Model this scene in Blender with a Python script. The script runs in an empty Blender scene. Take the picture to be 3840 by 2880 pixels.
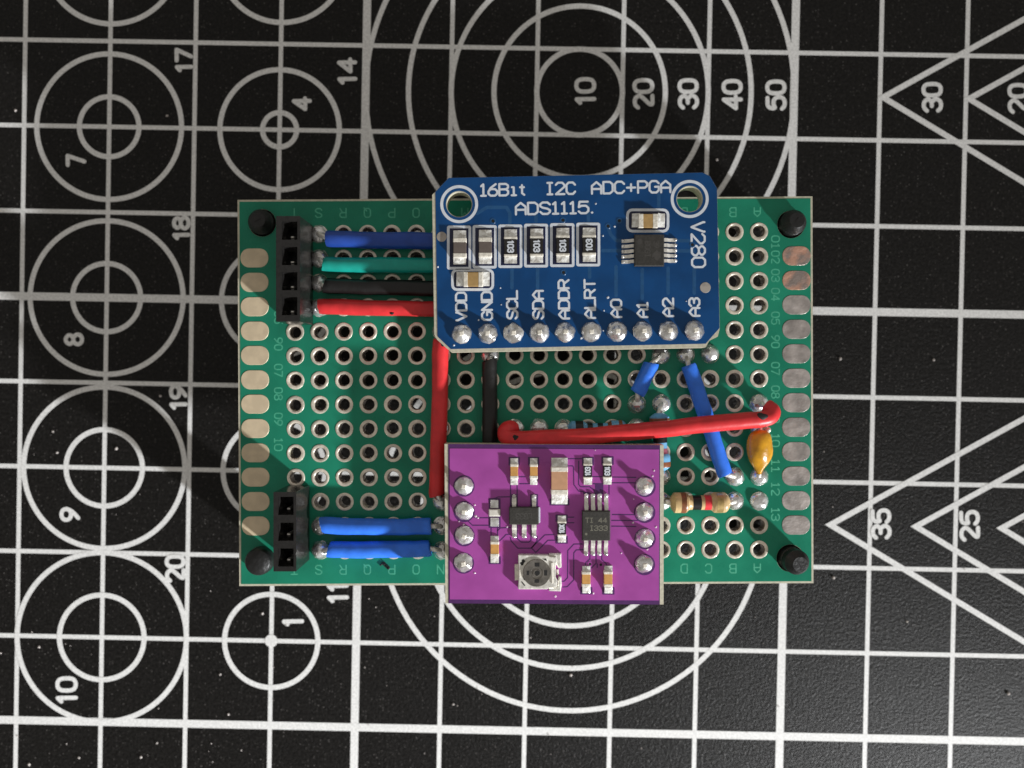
import bpy, bmesh, math, random
from mathutils import Vector, Matrix
from mathutils.geometry import delaunay_2d_cdt
random.seed(7)
SC = bpy.context.scene
SC.unit_settings.scale_length = 0.01            # 1 unit = 1 cm; all numbers below are millimetres, scaled by S
S = 0.1
COL = SC.collection

# ------------------------------------------------------------------ camera
F = 2885.0
CAM = Vector((-1.8228, 1.5627, 90.1804))        # mm above the mat
def rod(w):
    t = w.length; k = w / t
    return Matrix.Rotation(t, 3, k)
RWC = rod(Vector((0.0087185, -0.0047417, -0.0190905)))   # world -> camera
RCW = RWC.transposed()
cd = bpy.data.cameras.new('camera'); cam = bpy.data.objects.new('camera', cd); COL.objects.link(cam)
cam.matrix_world = Matrix.Translation(CAM * S) @ RCW.to_4x4()
cd.sensor_width = 36; cd.lens = 36 * F / 3840
cd.clip_start = 0.1; cd.clip_end = 1000
cd.dof.use_dof = True; cd.dof.focus_distance = 7.72
cd.dof.aperture_fstop = cd.lens * 1e-3 / (2 * 0.065)
SC.camera = cam

# ------------------------------------------------------------------ world, lamps, exposure
W = bpy.data.worlds.new('World'); SC.world = W; W.use_nodes = True
bg = W.node_tree.nodes['Background']
bg.inputs[0].default_value = (1.0, 0.95, 0.88, 1); bg.inputs[1].default_value = 0.31
def lamp(name, loc, tgt, size, power, col, sy=None):
    l = bpy.data.lights.new(name, 'AREA'); l.shape = 'RECTANGLE' if sy else 'DISK'; l.size = size
    if sy: l.size_y = sy
    l.energy = power; l.color = col
    o = bpy.data.objects.new(name, l); COL.objects.link(o)
    o.location = loc; o.rotation_euler = (Vector(tgt) - Vector(loc)).to_track_quat('-Z', 'Y').to_euler()
    return o
key = lamp('desk_lamp', (26, -23.4, 11.4), (-10, -10, 0), 1.6, 6450, (0.97, 0.985, 1.0))
key.data.spread = math.radians(70)
SC.view_settings.view_transform = 'Standard'; SC.view_settings.look = 'None'
SC.view_settings.exposure = 0; SC.view_settings.gamma = 1
SC.cycles.max_bounces = 8

# ------------------------------------------------------------------ materials
def mat(name, col, rough=0.5, metal=0.0, var=0.12, vscale=20, bump=0.0, bscale=40, coat=0.0, rnd=0.0, col2=None, lo=0.4, hi=0.6, spec=0.5, rvar=0.0):
    m = bpy.data.materials.new(name); m.use_nodes = True
    nt = m.node_tree; N = nt.nodes; L = nt.links; b = N['Principled BSDF']
    b.inputs['Roughness'].default_value = rough; b.inputs['Metallic'].default_value = metal
    b.inputs['Coat Weight'].default_value = coat; b.inputs['Coat Roughness'].default_value = 0.12
    b.inputs['Specular IOR Level'].default_value = spec
    tc = N.new('ShaderNodeTexCoord')
    geo = N.new('ShaderNodeNewGeometry')
    nz = N.new('ShaderNodeTexNoise'); nz.inputs['Scale'].default_value = vscale; nz.inputs['Detail'].default_value = 5
    L.new(geo.outputs['Position'], nz.inputs['Vector'])
    rp = N.new('ShaderNodeValToRGB')
    c2 = col2 or tuple(c * (1 - var) for c in col)
    c1 = col if col2 else tuple(min(1, c * (1 + var * 0.6)) for c in col)
    rp.color_ramp.elements[0].position = lo; rp.color_ramp.elements[1].position = hi
    rp.color_ramp.elements[0].color = (*c2, 1); rp.color_ramp.elements[1].color = (*c1, 1)
    L.new(nz.outputs['Fac'], rp.inputs['Fac'])
    src = rp.outputs['Color']
    if rnd:
        oi = N.new('ShaderNodeObjectInfo'); hsv = N.new('ShaderNodeHueSaturation')
        mr = N.new('ShaderNodeMapRange'); mr.inputs['To Min'].default_value = 1 - rnd; mr.inputs['To Max'].default_value = 1 + rnd
        L.new(oi.outputs['Random'], mr.inputs['Value']); L.new(mr.outputs[0], hsv.inputs['Value'])
        L.new(src, hsv.inputs['Color']); src = hsv.outputs['Color']
    L.new(src, b.inputs['Base Color'])
    if rvar:
        mr = N.new('ShaderNodeMapRange'); mr.inputs['To Min'].default_value = rough - rvar; mr.inputs['To Max'].default_value = rough + rvar
        mr.inputs['From Min'].default_value = 0.3; mr.inputs['From Max'].default_value = 0.7
        L.new(nz.outputs['Fac'], mr.inputs['Value']); L.new(mr.outputs[0], b.inputs['Roughness'])
    if bump:
        n2 = N.new('ShaderNodeTexNoise'); n2.inputs['Scale'].default_value = bscale; n2.inputs['Detail'].default_value = 3
        L.new(geo.outputs['Position'], n2.inputs['Vector'])
        bp = N.new('ShaderNodeBump'); bp.inputs['Strength'].default_value = bump; bp.inputs['Distance'].default_value = 0.02
        L.new(n2.outputs['Fac'], bp.inputs['Height']); L.new(bp.outputs[0], b.inputs['Normal'])
    return m
M = {}
M['print'] = mat('printed_white', (0.84, 0.835, 0.82), 0.6, var=0.14, vscale=45)
M['fr4'] = mat('bare_laminate', (0.60, 0.56, 0.43), 0.6, var=0.12, vscale=30)
M['green'] = mat('green_soldermask', (0.014, 0.235, 0.140), 0.28, var=0.22, vscale=2.2, spec=0.25, rvar=0.10, lo=.3, hi=.7)
M['green_ink'] = mat('pale_green_legend', (0.065, 0.42, 0.26), 0.45)
M['purple'] = mat('purple_soldermask', (0.40, 0.074, 0.36), 0.36, var=0.14, vscale=3.5, spec=0.4, rvar=0.10, lo=.3, hi=.7)
M['purple_dark'] = mat('purple_mask_bare', (0.085, 0.022, 0.125), 0.36, var=0.1)
M['blue'] = mat('blue_soldermask', (0.006, 0.062, 0.20), 0.30, var=0.14, vscale=3, spec=0.25)
M['blue_light'] = mat('blue_mask_trace', (0.016, 0.088, 0.225), 0.30, var=0.1, spec=0.4)
M['silk'] = mat('white_legend', (0.74, 0.78, 0.84), 0.5, var=0.06)
M['gold'] = mat('pale_pad', (0.70, 0.57, 0.39), 0.45, 0.08, var=0.08, vscale=10, rnd=0.05)
M['ring'] = mat('plated_ring', (0.82, 0.74, 0.62), 0.33, 0.35, var=0.16, vscale=18, bump=0.25, bscale=25, rnd=0.10)
M['barrel'] = mat('plated_barrel', (0.34, 0.29, 0.24), 0.35, 0.7, var=0.3, vscale=18)
M['tinned'] = mat('rough_tinned_pad', (0.50, 0.45, 0.42), 0.42, 0.6, var=0.32, vscale=7, bump=0.45, bscale=11, rnd=0.12, lo=0.35, hi=0.65)
M['copper'] = mat('coppery_pad', (0.80, 0.46, 0.34), 0.36, 0.7, col2=(0.40, 0.33, 0.30), vscale=6, bump=0.8, bscale=14, lo=0.42, hi=0.56)
M['solder'] = mat('solder_metal', (0.95, 0.92, 0.87), 0.2, 0.75, var=0.35, vscale=12, bump=1.0, bscale=11, rnd=0.05, rvar=0.12)
M['lead'] = mat('tinned_lead', (0.90, 0.87, 0.80), 0.32, 0.45, var=0.15, vscale=25, bump=0.3, bscale=30)
M['fillet'] = mat('chip_solder_fillet', (0.93, 0.89, 0.81), 0.28, 0.25, var=0.3, vscale=22, bump=0.7, bscale=24)
M['endcap'] = mat('chip_end_cap', (0.88, 0.83, 0.72), 0.42, 0.15, var=0.12, vscale=25, bump=0.3, bscale=30)
M['orange'] = mat('ceramic_orange', (0.66, 0.34, 0.095), 0.5, var=0.1)
M['tan'] = mat('ceramic_tan', (0.46, 0.29, 0.11), 0.5, var=0.1)
M['brown'] = mat('ceramic_brown', (0.60, 0.33, 0.19), 0.5, var=0.06)
M['grey'] = mat('ceramic_grey', (0.145, 0.115, 0.10), 0.5, var=0.08)
M['resblack'] = mat('resistor_black', (0.018, 0.015, 0.013), 0.4, var=0.2)
M['chip'] = mat('chip_epoxy', (0.040, 0.037, 0.032), 0.5, var=0.2, vscale=40, bump=0.15, bscale=90)
M['mark'] = mat('grey_marking', (0.17, 0.16, 0.125), 0.6)
M['mark_dim'] = mat('dim_marking', (0.060, 0.055, 0.050), 0.6)
M['white'] = mat('white_plastic', (0.78, 0.74, 0.66), 0.45, var=0.1)
M['rotor'] = mat('rotor_metal', (0.30, 0.28, 0.255), 0.26, 0.85, var=0.3, vscale=10, bump=0.5, bscale=14)
M['frame'] = mat('trimmer_frame_metal', (0.86, 0.83, 0.76), 0.34, 0.3, var=0.2, vscale=12, bump=0.5, bscale=16)
M['black'] = mat('black_plastic', (0.016, 0.015, 0.0145), 0.18, var=0.2, bump=0.12, bscale=35)
M['nylon'] = mat('black_nylon', (0.010, 0.010, 0.010), 0.48, var=0.3, bump=0.3, bscale=30)
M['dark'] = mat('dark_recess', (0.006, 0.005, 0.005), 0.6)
M['red'] = mat('red_insulation', (0.72, 0.035, 0.04), 0.38, var=0.12, vscale=6, bump=0.15, bscale=12, spec=0.4)
M['bluew'] = mat('blue_insulation', (0.040, 0.20, 0.88), 0.36, var=0.12, vscale=6, bump=0.15, bscale=12, spec=0.4)
M['bluew_shaded'] = mat('blue_insulation_shaded', (0.020, 0.070, 0.36), 0.36, var=0.12, vscale=6, bump=0.15, bscale=12, spec=0.4)  # same blue insulation, darkened to hold the shade beside the blue module
M['teal'] = mat('teal_insulation', (0.010, 0.36, 0.29), 0.36, var=0.1, vscale=6, bump=0.15, bscale=12, spec=0.4)
M['blackw'] = mat('black_insulation', (0.008, 0.0072, 0.0072), 0.42, var=0.2, vscale=8, bump=0.3, bscale=16)
M['yellow'] = mat('yellow_dip_coating', (0.66, 0.315, 0.012), 0.26, var=0.25, vscale=6, bump=0.4, bscale=9, coat=0.2)
M['beige'] = mat('beige_resistor_body', (0.64, 0.45, 0.22), 0.32, var=0.14, vscale=14, bump=0.15, bscale=20)
M['sky'] = mat('pale_blue_resistor_body', (0.16, 0.42, 0.68), 0.28, var=0.1, vscale=14)
M['bandbrown'] = mat('brown_band', (0.22, 0.075, 0.03), 0.35, var=0.2)
M['bandblack'] = mat('black_band', (0.010, 0.009, 0.009), 0.35)
M['bandred'] = mat('red_band', (0.72, 0.04, 0.05), 0.35)
M['bandgold'] = mat('gold_band', (0.50, 0.35, 0.14), 0.35, 0.4, var=0.2)
M['bandpurple'] = mat('maroon_band', (0.30, 0.09, 0.13), 0.35)
M['fid'] = mat('dull_grey_pad', (0.40, 0.36, 0.32), 0.5, 0.2, var=0.2, vscale=14)
M['dust'] = mat('dust_crumb', (0.55, 0.50, 0.47), 0.7)
M['lint'] = mat('pale_flux_fleck', (0.80, 0.62, 0.74), 0.3)

def mat_rubber():
    m = bpy.data.materials.new('black_mat_rubber'); m.use_nodes = True
    nt = m.node_tree; N = nt.nodes; L = nt.links; b = N['Principled BSDF']
    geo = N.new('ShaderNodeNewGeometry')
    n1 = N.new('ShaderNodeTexNoise'); n1.inputs['Scale'].default_value = 30; n1.inputs['Detail'].default_value = 6; n1.inputs['Roughness'].default_value = 0.7
    L.new(geo.outputs['Position'], n1.inputs['Vector'])
    r1 = N.new('ShaderNodeValToRGB'); e = r1.color_ramp.elements
    e[0].position = 0.42; e[0].color = (0.004, 0.0036, 0.0033, 1); e[1].position = 0.72; e[1].color = (0.019, 0.0175, 0.0163, 1)
    L.new(n1.outputs['Fac'], r1.inputs['Fac'])
    v = N.new('ShaderNodeTexVoronoi'); v.inputs['Scale'].default_value = 30; v.feature = 'F1'
    L.new(geo.outputs['Position'], v.inputs['Vector'])
    lt = N.new('ShaderNodeMapRange'); lt.inputs['From Min'].default_value = 0.30; lt.inputs['From Max'].default_value = 0.12; lt.inputs['To Min'].default_value = 0; lt.inputs['To Max'].default_value = 1
    L.new(v.outputs['Distance'], lt.inputs['Value'])
    wv = N.new('ShaderNodeSeparateColor'); L.new(v.outputs['Color'], wv.inputs[0])
    pw = N.new('ShaderNodeMath'); pw.operation = 'POWER'; pw.inputs[1].default_value = 3.2; L.new(wv.outputs[0], pw.inputs[0])
    ml = N.new('ShaderNodeMath'); ml.operation = 'MULTIPLY'; L.new(lt.outputs[0], ml.inputs[0]); L.new(pw.outputs[0], ml.inputs[1])
    mx = N.new('ShaderNodeMix'); mx.data_type = 'RGBA'
    L.new(ml.outputs[0], mx.inputs['Factor']); L.new(r1.outputs['Color'], mx.inputs['A']); mx.inputs['B'].default_value = (0.115, 0.108, 0.102, 1)
    L.new(mx.outputs['Result'], b.inputs['Base Color'])
    b.inputs['Roughness'].default_value = 0.42; b.inputs['Specular IOR Level'].default_value = 0.20
    n2 = N.new('ShaderNodeTexNoise'); n2.inputs['Scale'].default_value = 30; n2.inputs['Detail'].default_value = 4; n2.inputs['Roughness'].default_value = 0.65
    L.new(geo.outputs['Position'], n2.inputs['Vector'])
    bp = N.new('ShaderNodeBump'); bp.inputs['Strength'].default_value = 1.0; bp.inputs['Distance'].default_value = 0.011
    L.new(n2.outputs['Fac'], bp.inputs['Height']); L.new(bp.outputs[0], b.inputs['Normal'])
    return m
M['rubber'] = mat_rubber()

# ------------------------------------------------------------------ helpers
def U(u, v, z):
    """world point (mm) seen at photo pixel u,v (3840x2880) at height z"""
    d = RCW @ Vector(((u - 1920) / F, -(v - 1440) / F, -1.0))
    t = (z - CAM.z) / d.z
    return CAM + d * t
def ppm(z): return F / (CAM.z - z)               # photo pixels per mm at height z
IMG = math.radians(1.094)                         # the photo's axes turned against the mat's
ORG = {}
class MB:
    def __init__(s): s.v = []; s.f = []; s.mi = []; s.cur = 0
    def add(s, vs, fs):
        o = len(s.v); s.v += [tuple(p) for p in vs]
        for f in fs: s.f.append([o + i for i in f]); s.mi.append(s.cur)
    def build(s, name, mats, parent=None, org=None, smooth=35, loc=None):
        """one mesh object; org = point (mm) that becomes the parent's origin"""
        if not isinstance(mats, (list, tuple)): mats = [mats]
        if org is None: org = ORG.get(parent.name if parent else None, Vector((0, 0, 0)))
        me = bpy.data.meshes.new(name)
        me.from_pydata([((p[0] - org[0]) * S, (p[1] - org[1]) * S, (p[2] - org[2]) * S) for p in s.v], [], s.f)
        for m in mats: me.materials.append(m)
        if len(mats) > 1: me.polygons.foreach_set('material_index', s.mi)
        me.validate(); bm = bmesh.new(); bm.from_mesh(me); bmesh.ops.recalc_face_normals(bm, faces=bm.faces); bm.to_mesh(me); bm.free()
        if smooth:
            me.polygons.foreach_set('use_smooth', [True] * len(me.polygons)); me.set_sharp_from_angle(angle=math.radians(smooth))
        o = bpy.data.objects.new(name, me); COL.objects.link(o)
        if parent: o.parent = parent
        ORG[o.name] = org
        if loc is not None: o.location = loc
        return o
    # shapes, all in mm
    def prism(s, pts, z0, z1, ch=0.0, chb=0.0):
        n = len(pts); rings = [([(p[0], p[1]) for p in pts], z0)]
        if ch: rings += [(rings[0][0], z1 - ch), (inset(rings[0][0], ch), z1)]
        else: rings += [(rings[0][0], z1)]
        vs = [(p[0], p[1], z) for r, z in rings for p in r]; fs = []
        for k in range(len(rings) - 1):
            for i in range(n):
                j = (i + 1) % n; fs.append((k * n + i, k * n + j, (k + 1) * n + j, (k + 1) * n + i))
        m = len(rings) - 1
        fs.append(tuple(range(n))[::-1]); fs.append(tuple(m * n + i for i in range(n)))
        s.add(vs, fs)
    def hexa(s, b, t):                             # 4 bottom points, 4 top points
        s.add(list(b) + list(t), [(3, 2, 1, 0), (4, 5, 6, 7), (0, 1, 5, 4), (1, 2, 6, 5), (2, 3, 7, 6), (3, 0, 4, 7)])
    def lathe(s, c, prof, n=20, jit=0.0, axis=None, capb=True):
        """profile of (r,z) about a vertical (or given) axis through c"""
        if axis is None: X, Y, Z = Vector((1, 0, 0)), Vector((0, 1, 0)), Vector((0, 0, 1))
        else:
            Z = axis.normalized(); X = Z.orthogonal().normalized(); Y = Z.cross(X)
        c = Vector(c); vs = []; fs = []
        for k, (r, z) in enumerate(prof):
            for i in range(n):
                a = 2 * math.pi * i / n; q = r * (1 + random.uniform(-jit, jit)); zz = z + random.uniform(-jit, jit) * r * 0.6 * (k > 0)
                vs.append(c + X * (q * math.cos(a)) + Y * (q * math.sin(a)) + Z * zz)
        for k in range(len(prof) - 1):
            for i in range(n):
                j = (i + 1) % n; fs.append((k * n + i, k * n + j, (k + 1) * n + j, (k + 1) * n + i))
        m = len(prof) - 1
        if capb: fs.append(tuple(range(n))[::-1])
        fs.append(tuple(m * n + i for i in range(n)))
        s.add(vs, fs)
    def tube(s, path, r, n=14, jit=0.0, bulge=None):
        P = [Vector(p) for p in path]; vs = []; fs = []; up = Vector((0, 0, 1))
        for k, p in enumerate(P):
            t = (P[min(k + 1, len(P) - 1)] - P[max(k - 1, 0)]).normalized()
            a = t.cross(up)
            if a.length < 0.2: a = t.cross(Vector((0.3, 1, 0)))
            a.normalize(); b = a.cross(t)
            rr = r * (1 + random.uniform(-jit, jit)) * (bulge(k / (len(P) - 1)) if bulge else 1)
            for i in range(n):
                q = 2 * math.pi * i / n; vs.append(p + a * (rr * math.cos(q)) + b * (rr * math.sin(q)))
        for k in range(len(P) - 1):
            for i in range(n):
                j = (i + 1) % n; fs.append((k * n + i, k * n + j, (k + 1) * n + j, (k + 1) * n + i))
        m = len(P) - 1
        fs.append(tuple(range(n))[::-1]); fs.append(tuple(m * n + i for i in range(n)))
        s.add(vs, fs)
    def sheet(s, polys, z0, z1=None, loops=None):
        """union of polygons at height z0 (or slab z0..z1); loops = outline followed by hole loops"""
        co = []; edges = []; faces = []
        if loops:
            for lp in loops:
                if sum(lp[i - 1][0] * lp[i][1] - lp[i][0] * lp[i - 1][1] for i in range(len(lp))) < 0: lp = lp[::-1]
                o = len(co); co += [Vector((p[0], p[1])) for p in lp]; faces.append(list(range(o, o + len(lp))))
            r = delaunay_2d_cdt(co, [], faces, 0, 1e-7)
            r = (r[0], r[1], [t for t, og in zip(r[2], r[5]) if list(og) == [0]])
        else:
            for pl in polys:
                if sum(pl[i - 1][0] * pl[i][1] - pl[i][0] * pl[i - 1][1] for i in range(len(pl))) < 0: pl = pl[::-1]
                o = len(co); co += [Vector((p[0], p[1])) for p in pl]; faces.append(list(range(o, o + len(pl))))
            r = delaunay_2d_cdt(co, [], faces, 0, 1e-7)
            r = (r[0], r[1], [t for t, og in zip(r[2], r[5]) if len(og)])
        V, T = r[0], r[2]
        if z1 is None: s.add([(p[0], p[1], z0) for p in V], T); return
        n = len(V); vs = [(p[0], p[1], z0) for p in V] + [(p[0], p[1], z1) for p in V]
        fs = [tuple(t)[::-1] for t in T] + [tuple(n + i for i in t) for t in T]
        cnt = {}
        for t in T:
            for i in range(len(t)):
                a, b = t[i], t[(i + 1) % len(t)]; cnt[(a, b)] = 1
        for a, b in cnt:
            if (b, a) not in cnt: fs.append((a, b, n + b, n + a))
        s.add(vs, fs)
def inset(pts, d):
    n = len(pts); A = sum(pts[i][0] * pts[(i + 1) % n][1] - pts[(i + 1) % n][0] * pts[i][1] for i in range(n))
    sg = 1 if A > 0 else -1; out = []
    for i in range(n):
        p, q, r = Vector(pts[i - 1][:2]), Vector(pts[i][:2]), Vector(pts[(i + 1) % n][:2])
        a = (q - p).normalized(); b = (r - q).normalized()
        na = Vector((-a.y, a.x)) * sg; nb = Vector((-b.y, b.x)) * sg
        m = na + nb; k = max(0.35, 1 + na.dot(nb)); out.append(tuple(q + m * (d / k)))
    return out
def circ(c, r, n=24, ry=None, rot=0.0):
    return [(c[0] + r * math.cos(2 * math.pi * i / n + rot), c[1] + (ry or r) * math.sin(2 * math.pi * i / n + rot)) for i in range(n)]
def rrect_px(u0, v0, u1, v1, z, r=0, n=5):
    """rounded rectangle given by photo pixels at height z -> world xy outline"""
    if r == 0: return [U(u, v, z)[:2] for u, v in ((u0, v1), (u1, v1), (u1, v0), (u0, v0))]
    out = []
    for cu, cv, a0 in ((u1 - r, v1 - r, 0), (u0 + r, v1 - r, 90), (u0 + r, v0 + r, 180), (u1 - r, v0 + r, 270)):
        for k in range(n + 1):
            a = math.radians(a0 + 90 * k / n); out.append(U(cu + r * math.cos(a), cv + r * math.sin(a), z)[:2])
    return out
def thing(name, label, cat, loc, group=None):
    o = bpy.data.objects.new(name, None); COL.objects.link(o); o.empty_display_size = 0.3
    o.location = Vector(loc) * S; o['label'] = label; o['category'] = cat
    if group: o['group'] = group
    ORG[o.name] = Vector(loc); return o
def dup(o, parent, loc=None, rot=None):
    c = o.copy(); COL.objects.link(c); c.parent = parent; ORG[c.name] = ORG[o.name]
    if loc is not None: c.location = loc
    if rot is not None: c.rotation_euler = rot
    for ch in o.children:
        d = ch.copy(); COL.objects.link(d); d.parent = c; ORG[d.name] = ORG[ch.name]
    return c
def catmull(P, n=8):
    P = [Vector(p) for p in P]; Q = [P[0] * 2 - P[1]] + P + [P[-1] * 2 - P[-2]]; out = []
    for i in range(1, len(Q) - 2):
        a, b, c, d = Q[i - 1:i + 3]
        for k in range(n):
            t = k / n; out.append(0.5 * ((2 * b) + (c - a) * t + (2 * a - 5 * b + 4 * c - d) * t * t + (3 * b - a - 3 * c + d) * t ** 3))
    return out + [P[-1]]
def loft(center, prof, ax, n=24):
    pass

# ------------------------------------------------------------------ stroke lettering (4 x 6 units)
G = {
 '0': [[(1,0),(3,0),(4,1.2),(4,4.8),(3,6),(1,6),(0,4.8),(0,1.2),(1,0)]],
 '1': [[(1,4.8),(2.2,6),(2.2,0)]], '|1': [[(1,5),(2,6),(2,0)],[(0.9,0),(3.1,0)]],
 '2': [[(0,4.9),(1,6),(3,6),(4,4.9),(4,3.8),(0,0),(4,0)]],
 '3': [[(0,4.9),(1,6),(3,6),(4,4.9),(4,4.1),(3,3.2),(1.6,3.2)],[(3,3.2),(4,2.2),(4,1.1),(3,0),(1,0),(0,1.1)]],
 '4': [[(3,0),(3,6),(0,1.8),(4,1.8)]],
 '5': [[(3.8,6),(0.4,6),(0.1,3.2),(1.2,3.9),(3,3.9),(4,2.8),(4,1.1),(3,0),(1,0),(0,1)]],
 '6': [[(3.4,6),(1,4.0),(0,2.2),(0,1),(1,0),(3,0),(4,1),(4,2.4),(3,3.4),(1,3.4),(0,2.2)]],
 '7': [[(0,6),(4,6),(1.4,0)]],
 '8': [[(1.2,3.2),(0.2,4.2),(0.2,5),(1.2,6),(2.8,6),(3.8,5),(3.8,4.2),(2.8,3.2),(1.2,3.2),(0,2.2),(0,1),(1,0),(3,0),(4,1),(4,2.2),(2.8,3.2)]],
 '9': [[(0.6,0),(3,2.0),(4,3.8),(4,5),(3,6),(1,6),(0,5),(0,3.6),(1,2.6),(3,2.6),(4,3.8)]],
 'A': [[(0,0),(0,4),(2,6),(4,4),(4,0)],[(0,2.4),(4,2.4)]],
 'B': [[(0,0),(0,6),(3,6),(4,5.2),(4,4),(3,3.2),(0,3.2)],[(3,3.2),(4,2.3),(4,0.9),(3,0),(0,0)]],
 'C': [[(4,4.8),(3,6),(1,6),(0,4.8),(0,1.2),(1,0),(3,0),(4,1.2)]],
 'D': [[(0,0),(0,6),(2.8,6),(4,4.8),(4,1.2),(2.8,0),(0,0)]],
 'E': [[(4,6),(0,6),(0,0),(4,0)],[(0,3.1),(3,3.1)]], 'F': [[(4,6),(0,6),(0,0)],[(0,3.1),(3,3.1)]],
 'G': [[(4,4.8),(3,6),(1,6),(0,4.8),(0,1.2),(1,0),(3,0),(4,1.2),(4,3),(2.4,3)]],
 'H': [[(0,0),(0,6)],[(4,0),(4,6)],[(0,3),(4,3)]], 'I': [[(0.9,6),(3.1,6)],[(2,6),(2,0)],[(0.9,0),(3.1,0)]],
 'J': [[(4,6),(4,1.2),(3,0),(1,0),(0,1.2)]], 'K': [[(0,0),(0,6)],[(4,6),(0,2.4)],[(1.4,3.6),(4,0)]],
 'L': [[(0,6),(0,0),(4,0)]], 'M': [[(0,0),(0,6),(2,3),(4,6),(4,0)]], 'N': [[(0,0),(0,6),(4,0),(4,6)]],
 'O': [[(1,0),(3,0),(4,1.2),(4,4.8),(3,6),(1,6),(0,4.8),(0,1.2),(1,0)]],
 'P': [[(0,0),(0,6),(3,6),(4,5),(4,3.6),(3,2.6),(0,2.6)]], 'Q': [[(1,0),(3,0),(4,1.2),(4,4.8),(3,6),(1,6),(0,4.8),(0,1.2),(1,0)],[(2.5,1.6),(4.2,-0.4)]],
 'R': [[(0,0),(0,6),(3,6),(4,5),(4,3.7),(3,2.8),(0,2.8)],[(2.2,2.8),(4,0)]],
 'S': [[(4,4.9),(3,6),(1,6),(0,5),(0,4.1),(1,3.3),(3,2.7),(4,1.9),(4,1),(3,0),(1,0),(0,1.1)]],
 'T': [[(0,6),(4,6)],[(2,6),(2,0)]], 'V': [[(0,6),(0,5.4),(2,0),(4,5.4),(4,6)]], 'U': [[(0,6),(0,2),(2,0),(4,2),(4,6)]],
 'X': [[(0,6),(4,0)],[(4,6),(0,0)]], '+': [[(0.2,2.8),(3.8,2.8)],[(2,4.6),(2,1)]], '.': [[(0.4,0.25),(0.6,0.25)]],
 'i': [[(1.2,4.2),(2,4.2),(2,0)],[(1.0,0),(3.0,0)]], 't': [[(1.6,5.2),(1.6,1),(2.6,0.1)],[(0.7,4.1),(2.5,4.1)]], ' ': [],
}
NARROW = {'.': 1.0, '1': 2.6, 'i': 3.2, 't': 3.2, 'I': 3.6}
def chaikin(P, it=2):
    for _ in range(it):
        closed = P[0] == P[-1]; Q = [] if closed else [P[0]]
        for a, b in zip(P[:-1], P[1:]):
            Q += [(a[0] * .75 + b[0] * .25, a[1] * .75 + b[1] * .25), (a[0] * .25 + b[0] * .75, a[1] * .25 + b[1] * .75)]
        if closed: Q.append(Q[0])
        else: Q.append(P[-1])
        P = Q
    return P
ROUND = set('0235689CGSOJQ')
def text_polys(txt, u, v, h, length, ang, w, z, rnd=False, one='1', gap=1.3):
    """stroke text centred on pixel u,v; h cap height, length run, w stroke width (px); ang: 0 level, 90 reads upward, -90 reads downward"""
    items = []; x = 0
    for c in txt:
        g = G[one] if c == '1' else G[c]
        wd = NARROW.get(c, 4.0); off = (4 - wd) / 2 if c in '1iItT' else 0
        for st in g:
            st = [(p[0] - off, p[1]) for p in st]
            if rnd and c in ROUND: st = chaikin(st, 2)
            items.append([(x + p[0], p[1]) for p in st])
        x += wd + gap
    tot = x - gap; ca, sa = math.cos(math.radians(ang)), math.sin(math.radians(ang)); r = w / 2
    def P(p):
        lx = (p[0] / tot - 0.5) * (length - w); ly = (p[1] / 6 - 0.5) * (h - w)
        return (u + lx * ca - ly * sa, v - (lx * sa + ly * ca))
    polys = []
    for st in items:
        q = [P(p) for p in st]
        polys += stroke_polys(q, r)
    return [[U(a, b, z)[:2] for a, b in pl] for pl in polys]
def stroke_polys(q, r):
    polys = []
    for a, b in zip(q[:-1], q[1:]):
        dx, dy = b[0] - a[0], b[1] - a[1]; t = math.atan2(dy, dx)
        cap = []
        for k in range(5): s_ = t + math.pi / 2 + math.pi * k / 4; cap.append((a[0] + r * math.cos(s_), a[1] + r * math.sin(s_)))
        for k in range(5): s_ = t - math.pi / 2 + math.pi * k / 4; cap.append((b[0] + r * math.cos(s_), b[1] + r * math.sin(s_)))
        polys.append(cap)
    return polys
def line_px(P, w, z):
    return [[U(a, b, z)[:2] for a, b in pl] for pl in stroke_polys(P, w / 2)]

# ================================================================== cutting mat
mat_t = thing('cutting_mat', 'black self-healing cutting mat printed with a white grid, circles and triangles', 'cutting mat', (0, 0, 0))
b = MB(); b.prism([(-130, -105), (130, -105), (130, 105), (-130, 105)], -3.0, 0.0, 0.2); b.build('mat_sheet', M['rubber'], mat_t)
def gx(i): return (i - 6) * 10.0
def gy(j): return -(j - 4) * 10.0
def quad(b, x0, y0, x1, y1, z): b.add([(x0, y0, z), (x1, y0, z), (x1, y1, z), (x0, y1, z)], [(0, 1, 2, 3)])
for i in range(-6, 19):
    b = MB(); w = 0.46 if (i - 4) % 5 == 0 else 0.255; quad(b, gx(i) - w, -102, gx(i) + w, 102, 0.020); b.build('grid_line', M['print'], mat_t, smooth=0)
for j in range(-6, 15):
    b = MB(); w = 0.46 if (j - 3) % 5 == 0 else 0.255; quad(b, -127, gy(j) - w, 127, gy(j) + w, 0.026); b.build('grid_line', M['print'], mat_t, smooth=0)
def ring(cx, cy, r, w=0.30, z=0.032, n=110):
    b = MB(); vs = []; fs = []
    for k in range(n):
        a = 2 * math.pi * k / n
        vs += [(cx + (r - w) * math.cos(a), cy + (r - w) * math.sin(a), z), (cx + (r + w) * math.cos(a), cy + (r + w) * math.sin(a), z)]
    for k in range(n): j = (k + 1) % n; fs.append((2 * k, 2 * k + 1, 2 * j + 1, 2 * j))
    b.add(vs, fs); b.build('printed_circle', M['print'], mat_t, smooth=0)
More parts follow.
